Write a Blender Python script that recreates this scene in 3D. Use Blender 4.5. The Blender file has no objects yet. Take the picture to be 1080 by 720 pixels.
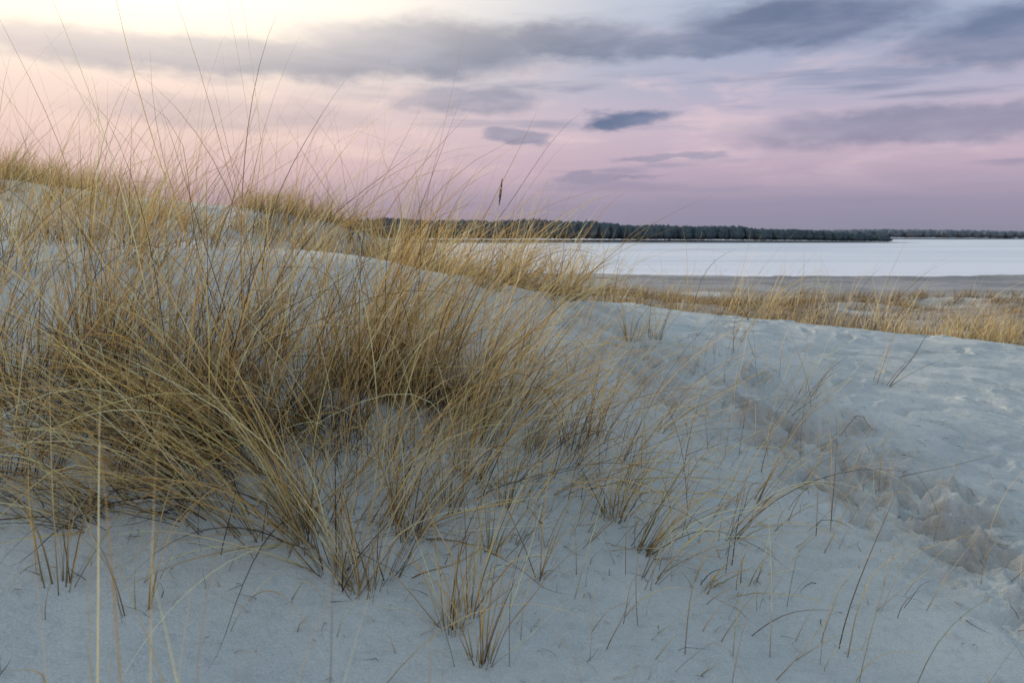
import bpy, math, numpy as np
R = np.random.RandomState(7)
D = bpy.data
scene = bpy.context.scene

# ------------------------------------------------------------ noise / terrain
_T = R.rand(256, 256)
def vnoise(x, y, s=0):
    x = np.asarray(x, float) + s*17.31; y = np.asarray(y, float) + s*9.73
    xi = np.floor(x).astype(int); yi = np.floor(y).astype(int)
    fx = x-xi; fy = y-yi
    fx = fx*fx*(3-2*fx); fy = fy*fy*(3-2*fy)
    a = _T[xi & 255, yi & 255]; b = _T[(xi+1) & 255, yi & 255]
    c = _T[xi & 255, (yi+1) & 255]; d = _T[(xi+1) & 255, (yi+1) & 255]
    return (a*(1-fx)+b*fx)*(1-fy)+(c*(1-fx)+d*fx)*fy - .5
def fbm(x, y, o=4, s=0):
    r = 0; a = 1.
    for i in range(o):
        r = r + a*vnoise(x*2**i, y*2**i, s+i*3); a *= .5
    return r
def sst(a, b, x):
    t = np.clip((x-a)/(b-a), 0, 1); return t*t*(3-2*t)

CP = np.array([
 (-3,0,-1.0),(0,0,-1.5),(3,0,-1.6),(0,-8,-1.7),(-8,-8,-1.0),(8,-8,-1.9),(-8,0,-.5),(9,0,-1.8),
 (-1.5,2.1,-1.2),(0,2.3,-1.37),(1.6,2.4,-1.42),
 (-2.4,3.5,-.82),(-1,3.4,-1.02),(0,3.4,-1.23),(1.2,3.5,-1.36),(2.6,3.5,-1.42),
 (-3.3,5,-.35),(-1.5,5,-.48),(-.2,5,-.8),(1,5,-1.10),(2,5,-1.2),(3.6,5,-1.34),
 (-4.5,6.7,-.05),(-2.8,6.7,-.12),(-1.5,6.7,-.16),(-.6,6.7,-.31),(.5,6.7,-.65),(1.7,7,-.87),(3.5,7,-1.09),(5,7,-1.25),(9,7,-1.5),
 (-6,9,.3),(-4,9,-.1),(-2,9,-.35),(0,8.5,-.57),(1.6,8.5,-.75),(3,9,-.97),(5.5,9.5,-1.25),(7,10,-1.43),
 (-9,14,1.02),(-6.5,14,.66),(-4,14,.38),(-2.5,14,.05),(-1,14,-.6),(.5,12.5,-1.45),(3,12.5,-1.6),(7,13.5,-1.9),(12,14,-2.1),
 (-14,22,1.6),(-8,22,.5),(-3,22,-.8),(0,22,-1.5),(5,22,-1.9),(12,22,-2.3),(22,22,-2.5),
 (-25,35,1),(-10,35,-1),(0,35,-2.4),(10,35,-3.0),(25,35,-3.3)], float)
def _phi(r2): return .5*r2*np.log(r2+1e-9)
def _tps():
    P = CP[:, :2]/10; n = len(P)
    K = _phi(((P[:, None]-P[None])**2).sum(-1)) + np.eye(n)*.002
    A = np.zeros((n+3, n+3)); A[:n, :n] = K; A[:n, n] = 1; A[:n, n+1:] = P
    A[n, :n] = 1; A[n+1:, :n] = P.T
    return P, np.linalg.solve(A, np.r_[CP[:, 2], 0, 0, 0])
_P, _W = _tps()
def shore(x): return 92 - .12*x + 9*fbm(x*.02, x*0+3.3, 3, 5)
def height(x, y):
    x = np.asarray(x, float); y = np.asarray(y, float)
    n = len(_P)
    z = _W[n] + _W[n+1]*x/10 + _W[n+2]*y/10
    for i in range(n):
        z = z + _W[i]*_phi((x/10-_P[i, 0])**2+(y/10-_P[i, 1])**2)
    z = np.clip(z, -4, 2.2)
    d = np.hypot(x, y-10)
    w = 1-sst(24, 44, d)
    beach = -4.1 + .25*fbm(x*.05, y*.05, 3, 9) + .55*(1-sst(40, 75, y))
    inland = .2 + 1.2*fbm(x*.06, y*.06, 3, 11)
    far = beach + (inland-beach)*(1-sst(-26, -6, x+.2*(y-10)*(y > 10)))
    far = np.where(y > 60, far+(beach-far)*sst(60, 85, y), far)
    z = z*w + far*(1-w)
    hum = sst(11, 18, y)*(1-sst(40, 60, y))
    z = z + hum*.45*fbm(x*.35, y*.22, 3, 2)
    z = z + .10*fbm(x*.5, y*.5, 2, 4)*(1-hum) + .035*fbm(x*1.7, y*1.7, 3, 6)
    sh = shore(x)
    z = z - 1.6*sst(0, 18, y-sh)
    return z
TR = np.array([(2.6,1.2),(2.45,2.4),(2.25,3.2),(2.05,4.1),(1.75,4.9),(1.3,5.6),(.85,6.4),(.55,7.3),(.5,8.4)])
def trail_d(x, y):
    d = np.full(np.shape(x), 99.)
    for a, b in zip(TR[:-1], TR[1:]):
        v = b-a; t = np.clip(((x-a[0])*v[0]+(y-a[1])*v[1])/(v@v), 0, 1)
        d = np.minimum(d, np.hypot(x-a[0]-t*v[0], y-a[1]-t*v[1]))
    return d

def attr_color(me, name, cols):
    a = me.color_attributes.new(name, 'FLOAT_COLOR', 'POINT')
    c = np.ones((len(me.vertices), 4), np.float32); c[:, :3] = cols
    a.data.foreach_set('color', c.ravel())
def mesh_np(name, V, F, cols=None, mat=None, smooth=True):
    me = D.meshes.new(name); k = F.shape[1]
    me.vertices.add(len(V)); me.vertices.foreach_set('co', V.astype(np.float32).ravel())
    me.loops.add(F.size); me.loops.foreach_set('vertex_index', F.astype(np.int32).ravel())
    me.polygons.add(len(F)); me.polygons.foreach_set('loop_start', np.arange(0, F.size, k, dtype=np.int32))
    me.polygons.foreach_set('use_smooth', np.full(len(F), smooth))
    me.update(calc_edges=True)
    if cols is not None: attr_color(me, 'Col', cols)
    if mat: me.materials.append(mat)
    o = D.objects.new(name, me); scene.collection.objects.link(o); return o

# ------------------------------------------------------------ node helper
class NT:
    def __init__(s, t): s.t = t; s.n = t.nodes; s.l = t.links
    def set(s, sock, v):
        if hasattr(v, 'is_output'): s.l.new(v, sock)
        elif isinstance(v, (tuple, list)) and len(v) == 3 and sock.type == 'RGBA': sock.default_value = (*v, 1)
        else: sock.default_value = v
    def m(s, op, a, b=None, c=None, clamp=False):
        n = s.n.new('ShaderNodeMath'); n.operation = op; n.use_clamp = clamp
        s.set(n.inputs[0], a)
        if b is not None: s.set(n.inputs[1], b)
        if c is not None: s.set(n.inputs[2], c)
        return n.outputs[0]
    def mix(s, f, a, b, bt='MIX'):
        n = s.n.new('ShaderNodeMix'); n.data_type = 'RGBA'; n.blend_type = bt
        s.set(n.inputs[0], f); s.set(n.inputs[6], a); s.set(n.inputs[7], b); return n.outputs[2]
    def noise(s, vec, scale, detail=4, rough=.5, dist=0):
        n = s.n.new('ShaderNodeTexNoise')
        if vec is not None: s.l.new(vec, n.inputs['Vector'])
        n.inputs['Scale'].default_value = scale; n.inputs['Detail'].default_value = detail
        n.inputs['Roughness'].default_value = rough; n.inputs['Distortion'].default_value = dist
        return n.outputs['Fac']
    def ramp(s, f, stops, interp='LINEAR'):
        n = s.n.new('ShaderNodeValToRGB'); s.l.new(f, n.inputs[0]); r = n.color_ramp; r.interpolation = interp
        while len(r.elements) < len(stops): r.elements.new(.5)
        for e, (p, c) in zip(r.elements, stops): e.position = p; e.color = (*c, 1)
        return n.outputs[0]
    def smap(s, v, a, b, c=0., d=1.):
        n = s.n.new('ShaderNodeMapRange'); n.interpolation_type = 'SMOOTHSTEP'
        s.set(n.inputs[0], v)
        for i, q in enumerate((a, b, c, d)): n.inputs[i+1].default_value = q
        return n.outputs[0]
def lin(r, g, b):
    f = lambda c: (c/255/12.92) if c/255 <= .04045 else ((c/255+.055)/1.055)**2.4
    return (f(r), f(g), f(b))
def newmat(name):
    m = D.materials.new(name); m.use_nodes = True; t = m.node_tree; t.nodes.clear()
    h = NT(t); o = t.nodes.new('ShaderNodeOutputMaterial'); return m, h, o
def coords(h, which='Object'):
    return h.n.new('ShaderNodeTexCoord').outputs[which]

# ------------------------------------------------------------ materials
def sand_mat():
    m, h, o = newmat('sand')
    co = coords(h); a = h.n.new('ShaderNodeVertexColor'); a.layer_name = 'Col'
    sp = h.n.new('ShaderNodeSeparateColor'); h.l.new(a.outputs[0], sp.inputs[0])
    big = h.noise(co, 1.3, 3, .6); fine = h.noise(co, 260, 1, .7); mid = h.noise(co, 16, 4, .7)
    c = h.mix(h.smap(big, .3, .7), (.48, .52, .525), (.575, .60, .595))
    c = h.mix(h.m('MULTIPLY', h.smap(mid, .45, .75), .4), c, (.38, .40, .41))
    c = h.mix(h.smap(fine, .3, .7), h.mix(1., c, (.80, .80, .80), 'MULTIPLY'), c)
    c = h.mix(h.m('MULTIPLY', sp.outputs[2], .7), c, (.30, .27, .24))
    veg = h.mix(h.smap(h.noise(co, 2.5, 3, .7), .35, .65), (.17, .135, .10), (.34, .31, .28))
    c = h.mix(sp.outputs[0], c, veg)
    wet = h.mix(h.smap(h.noise(co, .12, 4, .6, .4), .35, .65), (.16, .165, .18), (.28, .28, .29))
    c = h.mix(sp.outputs[1], c, wet)
    b = h.n.new('ShaderNodeBsdfPrincipled'); h.l.new(c, b.inputs['Base Color'])
    b.inputs['Roughness'].default_value = .95; b.inputs['Specular IOR Level'].default_value = .12
    hgt = h.m('ADD', h.m('MULTIPLY', fine, .3), h.m('MULTIPLY', mid, 1.6))
    bp = h.n.new('ShaderNodeBump'); bp.inputs['Strength'].default_value = .9; bp.inputs['Distance'].default_value = .018
    h.l.new(hgt, bp.inputs['Height']); h.l.new(bp.outputs[0], b.inputs['Normal'])
    h.l.new(b.outputs[0], o.inputs[0]); return m
def grass_mat():
    m, h, o = newmat('dry_grass_blades')
    a = h.n.new('ShaderNodeVertexColor'); a.layer_name = 'Col'
    c = a.outputs[0]
    d = h.n.new('ShaderNodeBsdfDiffuse'); h.l.new(c, d.inputs[0])
    gl = h.n.new('ShaderNodeBsdfGlossy'); gl.inputs[0].default_value = (.9, .9, .9, 1); gl.inputs[1].default_value = .42
    x0 = h.n.new('ShaderNodeMixShader'); x0.inputs[0].default_value = .06
    h.l.new(d.outputs[0], x0.inputs[1]); h.l.new(gl.outputs[0], x0.inputs[2])
    t = h.n.new('ShaderNodeBsdfTranslucent'); h.l.new(c, t.inputs[0])
    x = h.n.new('ShaderNodeMixShader'); x.inputs[0].default_value = .42
    h.l.new(x0.outputs[0], x.inputs[1]); h.l.new(t.outputs[0], x.inputs[2]); h.l.new(x.outputs[0], o.inputs[0]); return m
def ice_mat():
    m, h, o = newmat('frozen_water')
    co = coords(h); mp = h.n.new('ShaderNodeMapping'); h.l.new(co, mp.inputs[0]); mp.inputs['Scale'].default_value = (.006, .03, 1)
    n = h.noise(mp.outputs[0], 1, 5, .62, .3)
    c = h.ramp(n, [(.34, (.32, .38, .44)), (.46, (.54, .59, .64)), (.58, (.66, .68, .72)), (.75, (.70, .69, .72))])
    b = h.n.new('ShaderNodeBsdfPrincipled'); h.l.new(c, b.inputs['Base Color']); b.inputs['Roughness'].default_value = .35
    bp = h.n.new('ShaderNodeBump'); bp.inputs['Strength'].default_value = .15
    h.l.new(h.noise(co, .8, 3, .6), bp.inputs['Height']); h.l.new(bp.outputs[0], b.inputs['Normal'])
    h.l.new(b.outputs[0], o.inputs[0]); return m
def flat_mat(name, c1, c2, sc):
    m, h, o = newmat(name); b = h.n.new('ShaderNodeBsdfDiffuse')
    h.l.new(h.mix(h.smap(h.noise(coords(h), sc, 3, .6), .35, .65), c1, c2), b.inputs[0])
    h.l.new(b.outputs[0], o.inputs[0]); return m
M_sand, M_grass, M_ice = sand_mat(), grass_mat(), ice_mat()
M_for = flat_mat('hazed_forest_foliage', (.062, .088, .105), (.078, .102, .118), .02)  # bluish haze of distance is mixed into this foliage colour
M_for2 = flat_mat('hazed_distant_forest_foliage', (.13, .155, .19), (.145, .17, .20), .02)  # paler again: thicker distance haze put into the colour
M_land = flat_mat('lightened_shore_land', (.16, .18, .20), (.20, .21, .23), .05)  # bare shore land, colour lightened because its edge rendered dark

# ------------------------------------------------------------ terrain mesh
fang = np.radians(np.linspace(-42, 42, 800))
bang = np.radians(np.linspace(42, 318, 120))[1:-1]
ang = np.r_[fang, bang]
rr = [0.25]
while rr[-1] < 1.6: rr.append(rr[-1]*1.08)
while rr[-1] < 14: rr.append(rr[-1]*1.0042)
while rr[-1] < 60: rr.append(rr[-1]*1.012)
while rr[-1] < 2500: rr.append(rr[-1]*1.05)
rr = np.array(rr); nr, na = len(rr), len(ang)
X = (rr[:, None]*np.sin(ang)[None]).ravel(); Y = (rr[:, None]*np.cos(ang)[None]).ravel()
Z = height(X, Y)
near = (np.hypot(X, Y) < 16)
xn, yn = X[near], Y[near]
td = trail_d(xn, yn); wob = .3*fbm(xn*1.3, yn*1.3, 3, 21)
tm = 1-sst(.15, .72, td+wob)
tm = tm*(.45+.55*(1-sst(4.6, 6.6, yn)))
zn = Z[near].copy()
rip = np.sin((xn*.5+yn*1.)*2*np.pi/.10 + 6*fbm(xn*1.1, yn*1.1, 3, 30))
zn += .005*rip*sst(-.15, .3, fbm(xn*.7, yn*.7, 2, 33))
lump = fbm(xn*6, yn*6, 5, 40); l2 = np.abs(fbm(xn*3.5, yn*3.5, 4, 44))
zn += tm*(.09*lump - .06*l2)
zn += .015*fbm(xn*4, yn*4, 4, 50)
zn -= .04*np.maximum(0, .12-np.abs(fbm(xn*1.2, yn*2.2, 3, 52)))/.12*sst(.8, 2.2, xn)*(.5+fbm(xn*5, yn*5, 2, 53))
feet = []
for k in range(110):
    s = R.rand()*(len(TR)-1); i = int(s); f = s-i
    c = TR[i]*(1-f)+TR[i+1]*f + R.randn(2)*.28
    feet.append((c[0], c[1], R.uniform(-.6, .6), R.uniform(.03, .065)*(1 if c[1] < 6 else .55)))
for k in range(50):
    feet.append((R.uniform(.7, 5.2), R.uniform(4.2, 8.8), R.uniform(-1.5, 1.5), R.uniform(.01, .03)))
for fx, fy, fa, dp in feet:
    dx, dy = xn-fx, yn-fy
    q = np.where(dx*dx+dy*dy < .16)[0]
    u = dx[q]*math.cos(fa)+dy[q]*math.sin(fa); v = -dx[q]*math.sin(fa)+dy[q]*math.cos(fa)
    e = np.sqrt((u/.065)**2+(v/.14)**2) + .9*fbm(xn[q]*8, yn[q]*8, 3, 60)
    zn[q] += -dp*(1-sst(.35, 1.1, e)) + dp*.4*np.exp(-((e-1.25)/.25)**2)
for k in range(1500):
    s = R.rand()**1.2*4.6; i = int(s); f = s-i
    c = TR[i]*(1-f)+TR[i+1]*f + R.randn(2)*.3; r = R.uniform(.006, .022)*(1+1.2*(R.rand() < .06))
    q = np.where((np.abs(xn-c[0]) < r*1.2) & (np.abs(yn-c[1]) < r*1.2))[0]
    zn[q] += .8*np.sqrt(np.maximum(0, r*r-(xn[q]-c[0])**2-(yn[q]-c[1])**2))
Z[near] = zn
col = np.zeros((len(X), 3))
col[:, 0] = sst(10.5, 13, Y)*(1-sst(55, 70, Y))*sst(-.45, .15, fbm(X*.25, Y*.2, 3, 71)+.15)*sst(-3.5, -.5, X+.05*Y)
col[:, 0] = np.maximum(col[:, 0], .55*sst(11, 13, Y)*(1-sst(20, 30, Y))*sst(-.2, .2, fbm(X*.4, Y*.4, 3, 72)))
col[:, 1] = sst(45, 68, Y)
tc = np.zeros(len(X)); tc[near] = np.clip(tm*(.45+1.1*fbm(xn*5, yn*5, 4, 75)), 0, 1); col[:, 2] = tc
V = np.c_[X, Y, Z]
V = np.vstack([V, [[0, 0, float(height(0, 0))]]]); col = np.vstack([col, [[0, 0, 0]]])
I, J = np.meshgrid(np.arange(nr-1), np.arange(na), indexing='ij'); J2 = (J+1) % na
F = np.stack([I*na+J, (I+1)*na+J, (I+1)*na+J2, I*na+J2], -1).reshape(-1, 4)[:, ::-1]
mesh_np('sand_dune_ground', V, F, col, M_sand)

# ------------------------------------------------------------ grass blades
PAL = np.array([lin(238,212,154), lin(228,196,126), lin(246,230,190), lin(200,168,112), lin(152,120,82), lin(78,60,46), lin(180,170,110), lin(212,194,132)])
class Grass:
    def __init__(s, segs=9): s.S = segs; s.P = []
    def add(s, x, y, az, tilt, bend, L, w, ci, bright=None, twist=None, kink=None):
        n = len(x); br = np.ones(n) if bright is None else bright
        tw = R.normal(0, .45, n) if twist is None else twist
        kk = np.zeros(n) if kink is None else kink
        s.P.append(np.c_[x, y, az, tilt, bend, L, w, ci, br, tw, kk, R.uniform(.3, .8, n)])
    def build(s, name):
        P = np.vstack(s.P); n = len(P); S = s.S
        x, y, az, tilt, bend, L, w, ci, br, tw, kk, kt = P.T
        t = np.linspace(0, 1, S+1)[None]
        wig = R.normal(0, .10, (n, 1))*np.sin(t*R.uniform(4, 9, (n, 1)))
        th = tilt[:, None] + bend[:, None]*t**1.4 + kk[:, None]*(t > kt[:, None]) + wig
        ph = az[:, None] + tw[:, None]*t
        d = np.stack([np.sin(th)*np.cos(ph), np.sin(th)*np.sin(ph), np.cos(th)], -1)
        step = (L/S)[:, None, None]
        C = np.zeros((n, S+1, 3)); C[:, 1:] = np.cumsum((d[:, :-1]+d[:, 1:])*.5*step, 1)
        C[..., 0] += x[:, None]; C[..., 1] += y[:, None]
        C[..., 2] += (height(x, y)-.012)[:, None]
        g = height(C[..., 0], C[..., 1])+.006+.01*t
        C[:, 1:, 2] = np.maximum(C[:, 1:, 2], g[:, 1:])
        side = np.stack([-np.sin(ph), np.cos(ph), 0*ph], -1); nor = np.cross(side, d)
        rad = w[:, None]*.5*np.clip(1.0-.92*t**1.8, .08, 1)
        ro = R.uniform(0, 6.28, n)[:, None, None]
        vs = []
        for k in range(3):
            a = k*2.0944
            u, v = np.cos(a), .38*np.sin(a)
            vs.append(C + rad[..., None]*((u*np.cos(ro)-v*np.sin(ro))*side+(u*np.sin(ro)+v*np.cos(ro))*nor))
        V = np.stack(vs, 2).reshape(-1, 3)
        b = (np.arange(n)*(S+1)*3)[:, None, None]
        i = (np.arange(S)*3)[None, :, None]; k = np.arange(3)[None, None]; k2 = (k+1) % 3
        F = np.stack(np.broadcast_arrays(b+i+k, b+i+k2, b+i+3+k2, b+i+3+k), -1).reshape(-1, 4)
        c = PAL[ci.astype(int)]*(br*R.uniform(.75, 1.15, n))[:, None]
        mot = R.uniform(.85, 1.1, (n, S+1, 1))
        base = np.clip(.38+1.9*t[..., None], 0, 1.08)   # blade feet darkened in the colour, imitating shade inside the clump
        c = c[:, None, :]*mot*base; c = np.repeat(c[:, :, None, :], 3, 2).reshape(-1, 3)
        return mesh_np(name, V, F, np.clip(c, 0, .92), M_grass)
PR_G = [.24, .17, .24, .12, .09, .05, .04, .05]
def tussock(G, cx, cy, n, r, h, lean_az=0., lean=.0, spread=.35, droop=.7, w=.0056, pr=PR_G, dark=0., bright=1., lo=.2):
    a = R.uniform(0, 6.283, n); q = np.sqrt(R.rand(n))*r
    x = cx+q*np.cos(a); y = cy+q*np.sin(a)
    til = np.abs(R.normal(0, spread, n))*(.4+.8*q/r)
    vx = np.sin(til)*np.cos(a)+lean*np.cos(lean_az)+R.normal(0, .07, n)
    vy = np.sin(til)*np.sin(a)+lean*np.sin(lean_az)+R.normal(0, .07, n)
    az = np.arctan2(vy, vx); tilt = np.arcsin(np.clip(np.hypot(vx, vy), 0, .97))
    L = h*np.clip(R.normal(.78, .24, n), lo, 1.3)
    bend = np.abs(R.normal(droop, droop*.6, n))*np.clip(L/h, .3, 1.2)
    ci = R.choice(8, n, p=pr)
    kk = np.where(R.rand(n) < .12, R.uniform(.4, 1.6, n), 0)
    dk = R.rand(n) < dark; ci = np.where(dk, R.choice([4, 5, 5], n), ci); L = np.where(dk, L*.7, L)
    G.add(x, y, az, tilt, bend, L, w*R.uniform(.5, 1.3, n), ci, np.full(n, bright), kink=kk)

G = Grass(11)
def dens(x, y):
    e1 = np.exp(-(((x+1.85)/1.2)**2+((y-3.75)/.65)**2)**1.4)
    e2 = .8*np.exp(-(((x+.75)/.42)**2+((y-4.2)/.5)**2)**1.3)
    e3 = .5*np.exp(-(((x+.62)/.25)**2+((y-3.1)/.4)**2)**1.3)
    return np.maximum(np.maximum(e1, e2), e3)
k = 0
while k < 66:
    x, y = R.uniform(-3.6, 0.1), R.uniform(2.3, 5.2)
    dn = dens(x, y)
    if R.rand() > dn: continue
    k += 1
    left = float(np.clip((-x-.7)/1.2, 0, 1))*float(sst(3.1, 3.7, y))
    tussock(G, x, y, int(R.uniform(12, 32)*(.5+.6*dn)), R.uniform(.03, .07), R.uniform(.85, 1.15)+.22*left,
            lean_az=R.normal(.2, .7), lean=R.uniform(.1, .55), spread=R.uniform(.25, .5), droop=R.uniform(.3, 1.2), dark=.12)
for k in range(48):   # long sweeping blades falling forward/left
    x, y = R.uniform(-2.6, -.75), R.uniform(2.9, 3.8)
    tussock(G, x, y, int(R.uniform(9, 24)), .1, R.uniform(.8, 1.35), lean_az=R.normal(3.6, .45), lean=R.uniform(.45, .8),
            spread=.25, droop=R.uniform(.6, 1.3), dark=.1, w=.0064, bright=1.08)
for k in range(54):   # tall blades reaching above the ridge
    x, y = R.uniform(-3.0, -.1), R.uniform(3.4, 4.8)
    tussock(G, x, y, int(R.uniform(8, 18)), .08, R.uniform(1.3, 1.8)-.1*(x > -.9), lean_az=R.normal(.2, .8), lean=R.uniform(0, .38),
            spread=.22, droop=.6, w=.0062, lo=.5)
for dx, dy in ((0, 0), (.14, .1), (-.16, .05), (.05, -.12), (.25, .02), (-.25, -.1), (.4, .1), (.5, -.1)):
    tussock(G, -.68+dx, 4.25+dy, 40, .09, R.uniform(1.25, 1.6), lean_az=.2, lean=.26, spread=.45, droop=.9, dark=.06, lo=.45, w=.006)
    tussock(G, -.62+min(dx, .3), 4.3+dy, 42, .12, .55, lean_az=.2, lean=.1, spread=.6, droop=2.2, dark=.75, w=.0045)  # low dark-coloured blades stand in for shade in the clump's heart
for x, y in ((-1.5, 3.7), (-1.2, 3.55), (-1.75, 3.95), (-1.0, 3.75), (-1.95, 3.6), (-1.3, 3.35), (-2.3, 3.7), (-.85, 3.6), (-1.6, 3.4)):
    tussock(G, x, y, 75, .14, .7, lean_az=3.3, lean=.15, spread=.5, droop=.9, dark=.92, w=.005)  # mostly dark blade colours, painting the shadowed hearts of the grass mass
for k in range(50):   # long stray blades arching out to the right
    tussock(G, R.uniform(-.7, .6), R.uniform(3.0, 5.2), int(R.uniform(3, 9)), .05, R.uniform(.9, 1.4), lean_az=R.normal(0, .5),
            lean=R.uniform(.35, .8), spread=.2, droop=R.uniform(.6, 1.3), w=.0054, lo=.5)
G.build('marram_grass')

def T(x, y, n, r, h, **k):
    g = Grass(10); k['spread'] = k.get('spread', .3)*1.05; k['droop'] = k.get('droop', .5)*1.3
    tussock(g, x, y, int(n*.75), r, h*1.5, w=.0056, **k)
    return g.build('marram_grass_tussock')
for a in [(-.10,2.38,34,.035,.40,dict(lean_az=1.6,lean=.05,spread=.3,droop=.35)),
          (-.20,2.52,34,.035,.38,dict(lean_az=1.2,lean=.1,spread=.3,droop=.4)),
          (-.15,2.65,24,.03,.42,dict(lean_az=.6,lean=.1,spread=.3,droop=.4)),
          (-.52,2.66,44,.06,.52,dict(lean_az=2.2,lean=.15,spread=.35,droop=.5)),
          (-.66,2.76,44,.06,.55,dict(lean_az=2.8,lean=.2,spread=.35,droop=.5)),
          (-.80,2.95,50,.07,.6,dict(lean_az=3.0,lean=.2,spread=.35,droop=.5)),
          (-.42,3.05,40,.06,.60,dict(lean_az=.2,lean=.1,spread=.3,droop=.5)),
          (-.28,3.3,40,.06,.62,dict(lean_az=.2,lean=.1,spread=.3,droop=.5)),
          (-.2,3.6,44,.07,.65,dict(lean_az=.1,lean=.15,spread=.3,droop=.6)),
          (-.08,3.05,18,.03,.45,dict(lean_az=.3,lean=.12,spread=.22,droop=.4)),
          (-.02,3.4,24,.04,.5,dict(lean_az=.3,lean=.15,spread=.25,droop=.4)),
          (.10,2.95,10,.015,.42,dict(lean_az=.1,lean=.1,spread=.3,droop=.4)),
          (.46,3.48,48,.05,.32,dict(lean_az=.5,lean=.12,spread=.33,droop=.6,dark=.3)),
          (.56,3.22,36,.035,.5,dict(lean_az=.1,lean=.45,spread=.3,droop=1.0)),
          (.33,4.15,34,.07,.48,dict(lean_az=.4,lean=.15,spread=.28,droop=.5,dark=.2)),
          (.46,4.3,30,.06,.48,dict(lean_az=.2,lean=.2,spread=.28,droop=.6)),
          (.02,4.45,54,.08,.6,dict(lean_az=.1,lean=.25,spread=.3,droop=.7,dark=.25)),
          (.12,4.0,34,.06,.55,dict(lean_az=.1,lean=.4,spread=.3,droop=.9)),
          (-.15,4.0,54,.09,.65,dict(lean_az=.2,lean=.2,spread=.3,droop=.6)),
          (-.2,4.9,44,.09,.75,dict(lean_az=.1,lean=.25,spread=.3,droop=.6)),
          (.1,5.2,36,.09,.65,dict(lean_az=.1,lean=.3,spread=.3,droop=.6)),
          (.45,5.3,20,.06,.5,dict(lean_az=.1,lean=.4,spread=.3,droop=.6)),
          (.55,3.8,22,.05,.5,dict(lean_az=.1,lean=.45,spread=.3,droop=.9)),
          (.95,6.25,36,.07,.34,dict(lean_az=.2,lean=.05,spread=.25,droop=.3)),
          (1.16,6.4,30,.06,.3,dict(lean_az=.4,lean=.05,spread=.3,droop=.3)),
          (.98,3.45,14,.04,.6,dict(lean_az=.15,lean=.5,spread=.25,droop=1.1)),
          (1.25,3.9,12,.04,.6,dict(lean_az=.1,lean=.55,spread=.25,droop=1.0)),
          (1.9,6.8,16,.08,.45,dict(lean_az=.2,lean=.4,spread=.2,droop=.5)),
          (.85,4.6,16,.05,.65,dict(lean_az=.1,lean=.75,spread=.15,droop=.4)),
          (1.75,5.0,16,.1,.55,dict(lean_az=.1,lean=.7,spread=.2,droop=.7)),
          (2.1,5.5,16,.1,.45,dict(lean_az=.6,lean=.6,spread=.2,droop=.5)),
          (2.9,6.2,16,.1,.45,dict(lean_az=.6,lean=.6,spread=.2,droop=.5)),
          (.95,3.1,8,.05,.2,dict(lean_az=.1,lean=.2,spread=.4,droop=.5)),
          (.76,3.0,14,.05,.2,dict(lean_az=.1,lean=.5,spread=.4,droop=.8)),
          (-1.5,2.5,20,.06,.45,dict(lean_az=1.8,lean=.1,spread=.35,droop=.5)),
          (-1.2,2.4,14,.05,.4,dict(lean_az=1.8,lean=.1,spread=.35,droop=.5))]:
    T(*a[:5], **a[5])

g = Grass(10)
g.add(np.array([.93]), np.array([3.22]), np.array([.3]), np.array([.12]), np.array([.12]), np.array([.36]), np.array([.007]), np.array([5]), kink=np.array([.0]))
g.build('bare_stalk')
def culm(x, y, L, az, tilt):
    g = Grass(12)
    g.add(np.array([x]), np.array([y]), np.array([az]), np.array([tilt]), np.array([0.]), np.array([L]), np.array([.005]), np.array([4]), twist=np.array([0.]))
    o = g.build('seed_head_culm')
    V = []; Fq = []
    tip = np.array(o.data.vertices[len(o.data.vertices)-1].co); low = np.array(o.data.vertices[len(o.data.vertices)-7].co)
    ax = (tip-low)/np.linalg.norm(tip-low)
    for j in range(130):
        t = R.rand(); a = R.uniform(0, 6.28); r = .0035*math.sin(math.pi*(.1+.85*t))
        p = tip+ax*(t*.14-.12)+np.array([r*math.cos(a), r*math.sin(a), 0]); b = len(V)
        V += [p+[.002, 0, -.006], p+[-.002, .001, -.006], p+[0, -.002, -.005], p+[r*1.2*math.cos(a), r*1.2*math.sin(a), .012]]
        Fq += [(b, b+1, b+3), (b+1, b+2, b+3), (b+2, b, b+3)]
    h = mesh_np('seed_head', np.array(V), np.array(Fq), np.tile(PAL[4]*.6, (len(V), 1)), M_grass); h.parent = o
culm(-.22, 4.55, 1.2, .2, .14)

g = Grass(8)
n = 760; x = np.r_[R.uniform(-1.9, 2.2, 460), R.normal(.4, .6, 300)]; y = np.r_[R.uniform(2.3, 6.5, 460), R.normal(3.8, .7, 300)]
y = np.maximum(y, 2.2)
g.add(x, y, R.normal(.2, 1., n), np.abs(R.normal(.5, .4, n)), R.uniform(.1, 1.4, n), R.uniform(.12, .75, n), R.uniform(.003, .0052, n), R.choice(8, n, p=PR_G), kink=np.where(R.rand(n) < .2, R.uniform(.4, 1.5, n), 0))
g.build('sparse_grass_shoots')
g = Grass(4)
n = 1900; x = np.r_[R.normal(-.6, .9, n-600), R.uniform(.3, 4.5, 400), R.normal(2.1, .4, 200)]; y = np.r_[R.normal(3.7, .9, n-600), R.uniform(3, 8, 400), R.uniform(2.5, 5.5, 200)]
ok = y > 2; x, y = x[ok], y[ok]; n = len(x)
g.add(x, y, R.uniform(0, 6.28, n), np.full(n, 1.5), R.uniform(0, .3, n), np.abs(R.normal(.06, .06, n))+.015, R.uniform(.0018, .004, n), R.choice([2, 3, 4, 5], n), twist=R.normal(0, 1., n))
g.build('dry_grass_litter')

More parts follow.
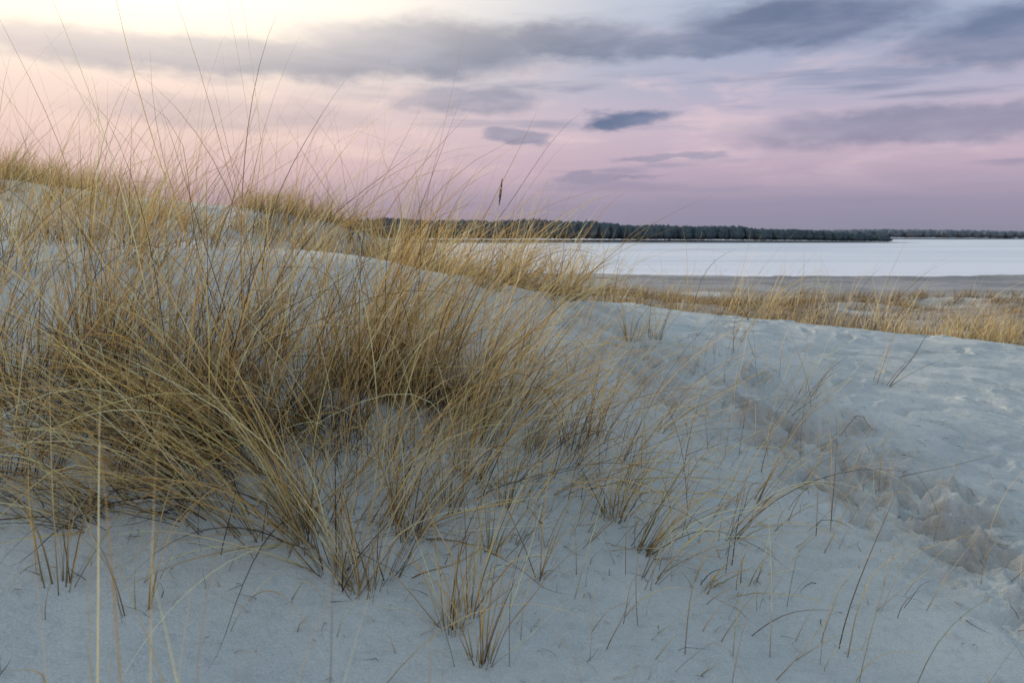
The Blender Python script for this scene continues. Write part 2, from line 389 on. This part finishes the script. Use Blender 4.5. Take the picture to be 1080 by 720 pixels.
g = Grass(12)   # shoots just in front of the viewer
for (x, y, n, h) in ((-.30, .95, 8, 1.1), (-.12, .95, 7, 1.05), (-.55, 1.0, 10, 1.1), (-.68, 1.1, 10, 1.1), (.42, 1.1, 4, .9), (-.42, 1.1, 7, 1.0)):
    tussock(g, x, y, n, .04, h, lean_az=2.2, lean=.03, spread=.12, droop=.22, w=.0058, lo=.7)
g.build('marram_grass')

g = Grass(7); PR_R = [.28, .24, .2, .12, .07, .02, .03, .04]
k = 0
while k < 340:
    x, y = R.uniform(-13, -.3), R.uniform(9.5, 17)
    if R.rand() > np.exp(-((y-13.)/2.)**2): continue
    if vnoise(x*.5, y*.5, 90) < -.15: continue
    k += 1
    tussock(g, x, y, int(R.uniform(18, 34)), .18, R.uniform(.35, .85), lean_az=.2, lean=.15, spread=.38, droop=.7, w=.009, pr=PR_R)
for k in range(50):
    x, y = R.uniform(-6.0, -2.4), R.uniform(5.2, 7.5)
    tussock(g, x, y, int(R.uniform(14, 26)), .12, R.uniform(.7, 1.3), lean_az=.2, lean=.2, spread=.3, droop=.6, w=.0068, pr=PR_R)
for k in range(40):
    x, y = R.uniform(-1.4, .6), R.uniform(7.0, 9.6)
    tussock(g, x, y, int(R.uniform(18, 34)), .12, R.uniform(.6, 1.3), lean_az=.1, lean=.24, spread=.36, droop=.7, w=.0075, pr=PR_R)
g.build('marram_grass')
g = Grass(7)
for k in range(90):
    x = R.uniform(.5, 8.5); y = 8.3+.25*x+R.normal(.6, .6)
    tussock(g, x, y, int(R.uniform(4, 18)), .09, R.uniform(.4, 1.3), lean_az=.2, lean=.18, spread=.34, droop=.8, w=.007)
for k in range(30):
    x = R.uniform(5, 9); y = 9.6+.3*(x-5)+R.normal(.5, .5)
    tussock(g, x, y, 24, .14, R.uniform(.4, .75), lean_az=.2, lean=.14, spread=.36, droop=.6, w=.007, pr=PR_R)
g.build('marram_grass')
g = Grass(5); PR_B = [.10, .10, .12, .22, .26, .14, .01, .05]
k = 0
while k < 1400:
    x, y = R.uniform(-4, 50), 11.5+45*R.rand()**1.5
    if abs(x) > y*.75+2 or vnoise(x*.35, y*.25, 95)+.6*vnoise(x*.9, y*.6, 97) < -.02-.1*(y < 17)+.2*(y > 35): continue
    k += 1
    tussock(g, x, y, int(R.uniform(9, 20)), .22, R.uniform(.3, .8), lean_az=.2, lean=.15, spread=.42, droop=.5, w=.012*max(1, y/25), pr=PR_B, bright=.68)
g.build('dry_beach_grass')

# ------------------------------------------------------------ water and far shore
SEA = -4.3
def sheet(name, x0, x1, y0, y1, z, mat, n=30):
    xs = np.linspace(x0, x1, n); ys = np.linspace(y0, y1, n); a, b = np.meshgrid(xs, ys)
    V = np.c_[a.ravel(), b.ravel(), np.full(a.size, z)]
    i, j = np.meshgrid(np.arange(n-1), np.arange(n-1), indexing='ij'); i = i.ravel(); j = j.ravel()
    return mesh_np(name, V, np.c_[i*n+j, i*n+j+1, (i+1)*n+j+1, (i+1)*n+j], None, mat)
sheet('frozen_lake_water', -6000, 6000, 70, 9000, SEA, M_ice)
def forest(name, xs0, xs1, y0, depth, n, hf, wd, mat):
    ph = (1+5**.5)/2
    I0 = np.array([(-1,ph,0),(1,ph,0),(-1,-ph,0),(1,-ph,0),(0,-1,ph),(0,1,ph),(0,-1,-ph),(0,1,-ph),(ph,0,-1),(ph,0,1),(-ph,0,-1),(-ph,0,1)])/1.9
    IF = np.array([(0,11,5),(0,5,1),(0,1,7),(0,7,10),(0,10,11),(1,5,9),(5,11,4),(11,10,2),(10,7,6),(7,1,8),(3,9,4),(3,4,2),(3,2,6),(3,6,8),(3,8,9),(4,9,5),(2,4,11),(6,2,10),(8,6,7),(9,8,1)])
    V = []; F = []
    for k in range(n):
        x = R.uniform(xs0, xs1); y = y0+R.rand()*depth; h = hf(x)*R.uniform(.93, 1.04); w = wd*R.uniform(.6, 1.2)
        for c in range(2):
            hh = h*(.7, 1.)[c]; ww = w*(1., .8)[c]
            P = I0*np.array([ww, ww, hh*.40])*R.uniform(.8, 1.2, (12, 1)); P[:, 2] = P[:, 2]+hh*.64
            P += [x+R.uniform(-.3, .3)*w, y, SEA]
            F.append(IF+len(V)*12); V.append(P)
    V = np.vstack(V); F = np.vstack(F)
    V[:, 2] = np.maximum(V[:, 2], SEA-.2)
    return mesh_np(name, V, F, None, mat, smooth=True)
forest('forest', -330, 262, 560, 60, 3600, lambda x: 16*(1-.48*sst(-40, 262, x))*(1-.5*float(sst(225, 262, x)))+.6*math.sin(x*.05)+.5*math.sin(x*.13), 3.4, M_for)
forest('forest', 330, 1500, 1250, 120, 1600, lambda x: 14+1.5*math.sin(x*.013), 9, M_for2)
def land(name, x0, x1, y0, y1, mat):
    n = 60; xs = np.linspace(x0, x1, n); e = np.sin(np.linspace(0, math.pi, n))**.5
    V = []
    for i, x in enumerate(xs):
        for t, z in ((0, -.3), (.03, .5), (.5, 2.0), (1, .5)):
            V.append((x, y0+(y1-y0)*t+6*vnoise(x*.03, 1., 3), SEA+z*e[i]))
    F = [(i*4+j, (i+1)*4+j, (i+1)*4+j+1, i*4+j+1) for i in range(n-1) for j in range(3)]
    mesh_np(name, np.array(V, float), np.array(F), None, mat)
land('far_shore', -360, 285, 545, 640, M_land)
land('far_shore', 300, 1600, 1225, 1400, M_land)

# ------------------------------------------------------------ sky
W = D.worlds.new('World'); scene.world = W; W.use_nodes = True; W.node_tree.nodes.clear()
h = NT(W.node_tree)
co = coords(h, 'Generated'); sx = h.n.new('ShaderNodeSeparateXYZ'); h.l.new(co, sx.inputs[0])
az = h.m('MULTIPLY', h.m('ARCTAN2', sx.outputs[0], sx.outputs[1]), 57.2958)
el = h.m('MULTIPLY', h.m('ARCSINE', sx.outputs[2]), 57.2958)
def comb(a, b, c=0.):
    n = h.n.new('ShaderNodeCombineXYZ'); h.set(n.inputs[0], a); h.set(n.inputs[1], b); h.set(n.inputs[2], c); return n.outputs[0]
n1 = h.noise(comb(h.m('MULTIPLY', az, .10), h.m('MULTIPLY', el, .42)), 1.0, 4, .58, .25)
n2 = h.noise(comb(h.m('MULTIPLY', az, .05), h.m('MULTIPLY', el, .55), 7.), 1.3, 4, .55, .2)
wx = h.noise(comb(h.m('MULTIPLY', az, .22), h.m('MULTIPLY', el, .6), 3.), 1.0, 4, .6); wy = h.noise(comb(h.m('MULTIPLY', az, .18), h.m('MULTIPLY', el, .5), 11.), 1.2, 4, .6)
azw = h.m('ADD', az, h.m('MULTIPLY', h.m('SUBTRACT', wx, .5), 6.)); elw = h.m('ADD', el, h.m('MULTIPLY', h.m('SUBTRACT', wy, .5), 2.2))
e01 = h.m('DIVIDE', h.m('ADD', el, h.m('MULTIPLY', h.m('SUBTRACT', n2, .5), 2.)), 60., clamp=True)
right = h.ramp(e01, [(0, lin(142,140,160)), (2.2/60, lin(156,148,170)), (4.5/60, lin(190,170,188)), (7/60, lin(202,184,200)),
                     (9.5/60, lin(180,178,200)), (12.5/60, lin(164,174,200)), (17/60, lin(178,192,214)), (32/60, (.64, .82, .96)), (1, (.70, .92, 1.14))])
left = h.ramp(e01, [(0, lin(162,146,162)), (2.2/60, lin(190,164,172)), (4.5/60, lin(228,196,192)), (7/60, lin(242,212,200)),
                    (9.5/60, lin(243,217,205)), (12.5/60, lin(252,234,214)), (17/60, lin(255,247,230)), (32/60, (.84, .88, .92)), (1, (.72, .92, 1.1))])
sky = h.mix(h.smap(azw, -28, 14), left, right)
stk = h.m('MULTIPLY', h.smap(n1, .48, .68), h.m('MULTIPLY', h.smap(el, 2.5, 6), h.smap(el, 16, 9)))
sky = h.mix(h.m('MULTIPLY', stk, .6), sky, h.mix(h.smap(az, -25, 25), lin(252,222,208), lin(224,200,210)))
def ell(a0, e0, ra, re, k=1.):
    dx = h.m('DIVIDE', h.m('SUBTRACT', azw, a0), ra); dy = h.m('DIVIDE', h.m('SUBTRACT', elw, e0), re)
    d = h.m('SQRT', h.m('ADD', h.m('MULTIPLY', dx, dx), h.m('MULTIPLY', dy, dy)))
    return h.m('MULTIPLY', h.smap(d, 1.25, .55), k)
msk = None
for c in ((-20,11.5,17,1.4,.95), (-6,12.6,10,2.0,1), (4,13,6,1.5,1.), (19,13.6,8.5,1.7,1.), (12,12.7,6,1.,.85), (31,11.6,7,1.8,.85),
          (8,7.95,3.0,.75,1), (-3.3,9.3,5,1.0,.6), (.5,7.0,2.1,.55,.65), (-19,8.0,9,1.2,.35), (27,6.8,12,1.2,.6),
          (11,5.5,4,.35,.5), (7,4.1,4,.35,.45), (50,12,14,2,.8), (-48,9,12,2,.7)):
    v = ell(*c); msk = v if msk is None else h.m('MAXIMUM', msk, v)
gen = h.m('MULTIPLY', h.smap(n2, .52, .72), h.m('MULTIPLY', h.smap(el, 1, 5), .5))
gen = h.m('MULTIPLY', gen, h.smap(az, -30, 5))
msk = h.m('MAXIMUM', msk, gen)
ccol = h.mix(h.smap(az, -38, -2), lin(156,152,168), lin(98,114,146))
ccol = h.mix(h.smap(n1, .35, .7), ccol, h.mix(h.smap(az, -38, -2), lin(188,172,180), lin(132,142,170)))
sky = h.mix(h.m('MULTIPLY', msk, .95, clamp=True), sky, ccol)
gx = h.m('DIVIDE', h.m('SUBTRACT', az, -27.), 24.); gy = h.m('DIVIDE', h.m('SUBTRACT', el, 17.), 5.5)
gl = h.m('MULTIPLY', h.m('EXPONENT', h.m('MULTIPLY', h.m('ADD', h.m('MULTIPLY', gx, gx), h.m('MULTIPLY', gy, gy)), -1.)), .75)
sky = h.mix(gl, sky, (1.7, 1.48, 1.2))
ns = h.n.new('ShaderNodeTexSky'); ns.sky_type = 'NISHITA'; ns.sun_disc = False
ns.sun_elevation = math.radians(14); ns.sun_rotation = math.radians(-34)
bg1 = h.n.new('ShaderNodeBackground'); h.l.new(sky, bg1.inputs[0]); bg1.inputs[1].default_value = 1.
bg2 = h.n.new('ShaderNodeBackground'); h.l.new(ns.outputs[0], bg2.inputs[0]); bg2.inputs[1].default_value = .08
mx = h.n.new('ShaderNodeMixShader'); h.l.new(h.smap(el, 24, 60, 0, .4), mx.inputs[0])
h.l.new(bg1.outputs[0], mx.inputs[1]); h.l.new(bg2.outputs[0], mx.inputs[2])
wo = h.n.new('ShaderNodeOutputWorld'); h.l.new(mx.outputs[0], wo.inputs[0])
W.cycles.sampling_method = 'MANUAL'; W.cycles.sample_map_resolution = 512

# ------------------------------------------------------------ sun
L = D.lights.new('sun', 'SUN'); L.energy = 3.8; L.angle = math.radians(8); L.color = (1, .86, .68)
so = D.objects.new('sun', L); scene.collection.objects.link(so)
from mathutils import Vector
a, e = math.radians(-34), math.radians(14)
so.rotation_euler = Vector((math.sin(a)*math.cos(e), math.cos(a)*math.cos(e), math.sin(e))).to_track_quat('Z', 'Y').to_euler()

# ------------------------------------------------------------ camera
c = D.cameras.new('camera'); c.lens = 28; c.sensor_width = 36; c.clip_start = .05; c.clip_end = 20000
c.dof.use_dof = True; c.dof.focus_distance = 4.0; c.dof.aperture_fstop = 4.0
cam = D.objects.new('camera', c); scene.collection.objects.link(cam); cam.location = (0, 0, 0)
cam.rotation_euler = (math.radians(90-7.5), 0, 0); scene.camera = cam
scene.view_settings.view_transform = 'Standard'
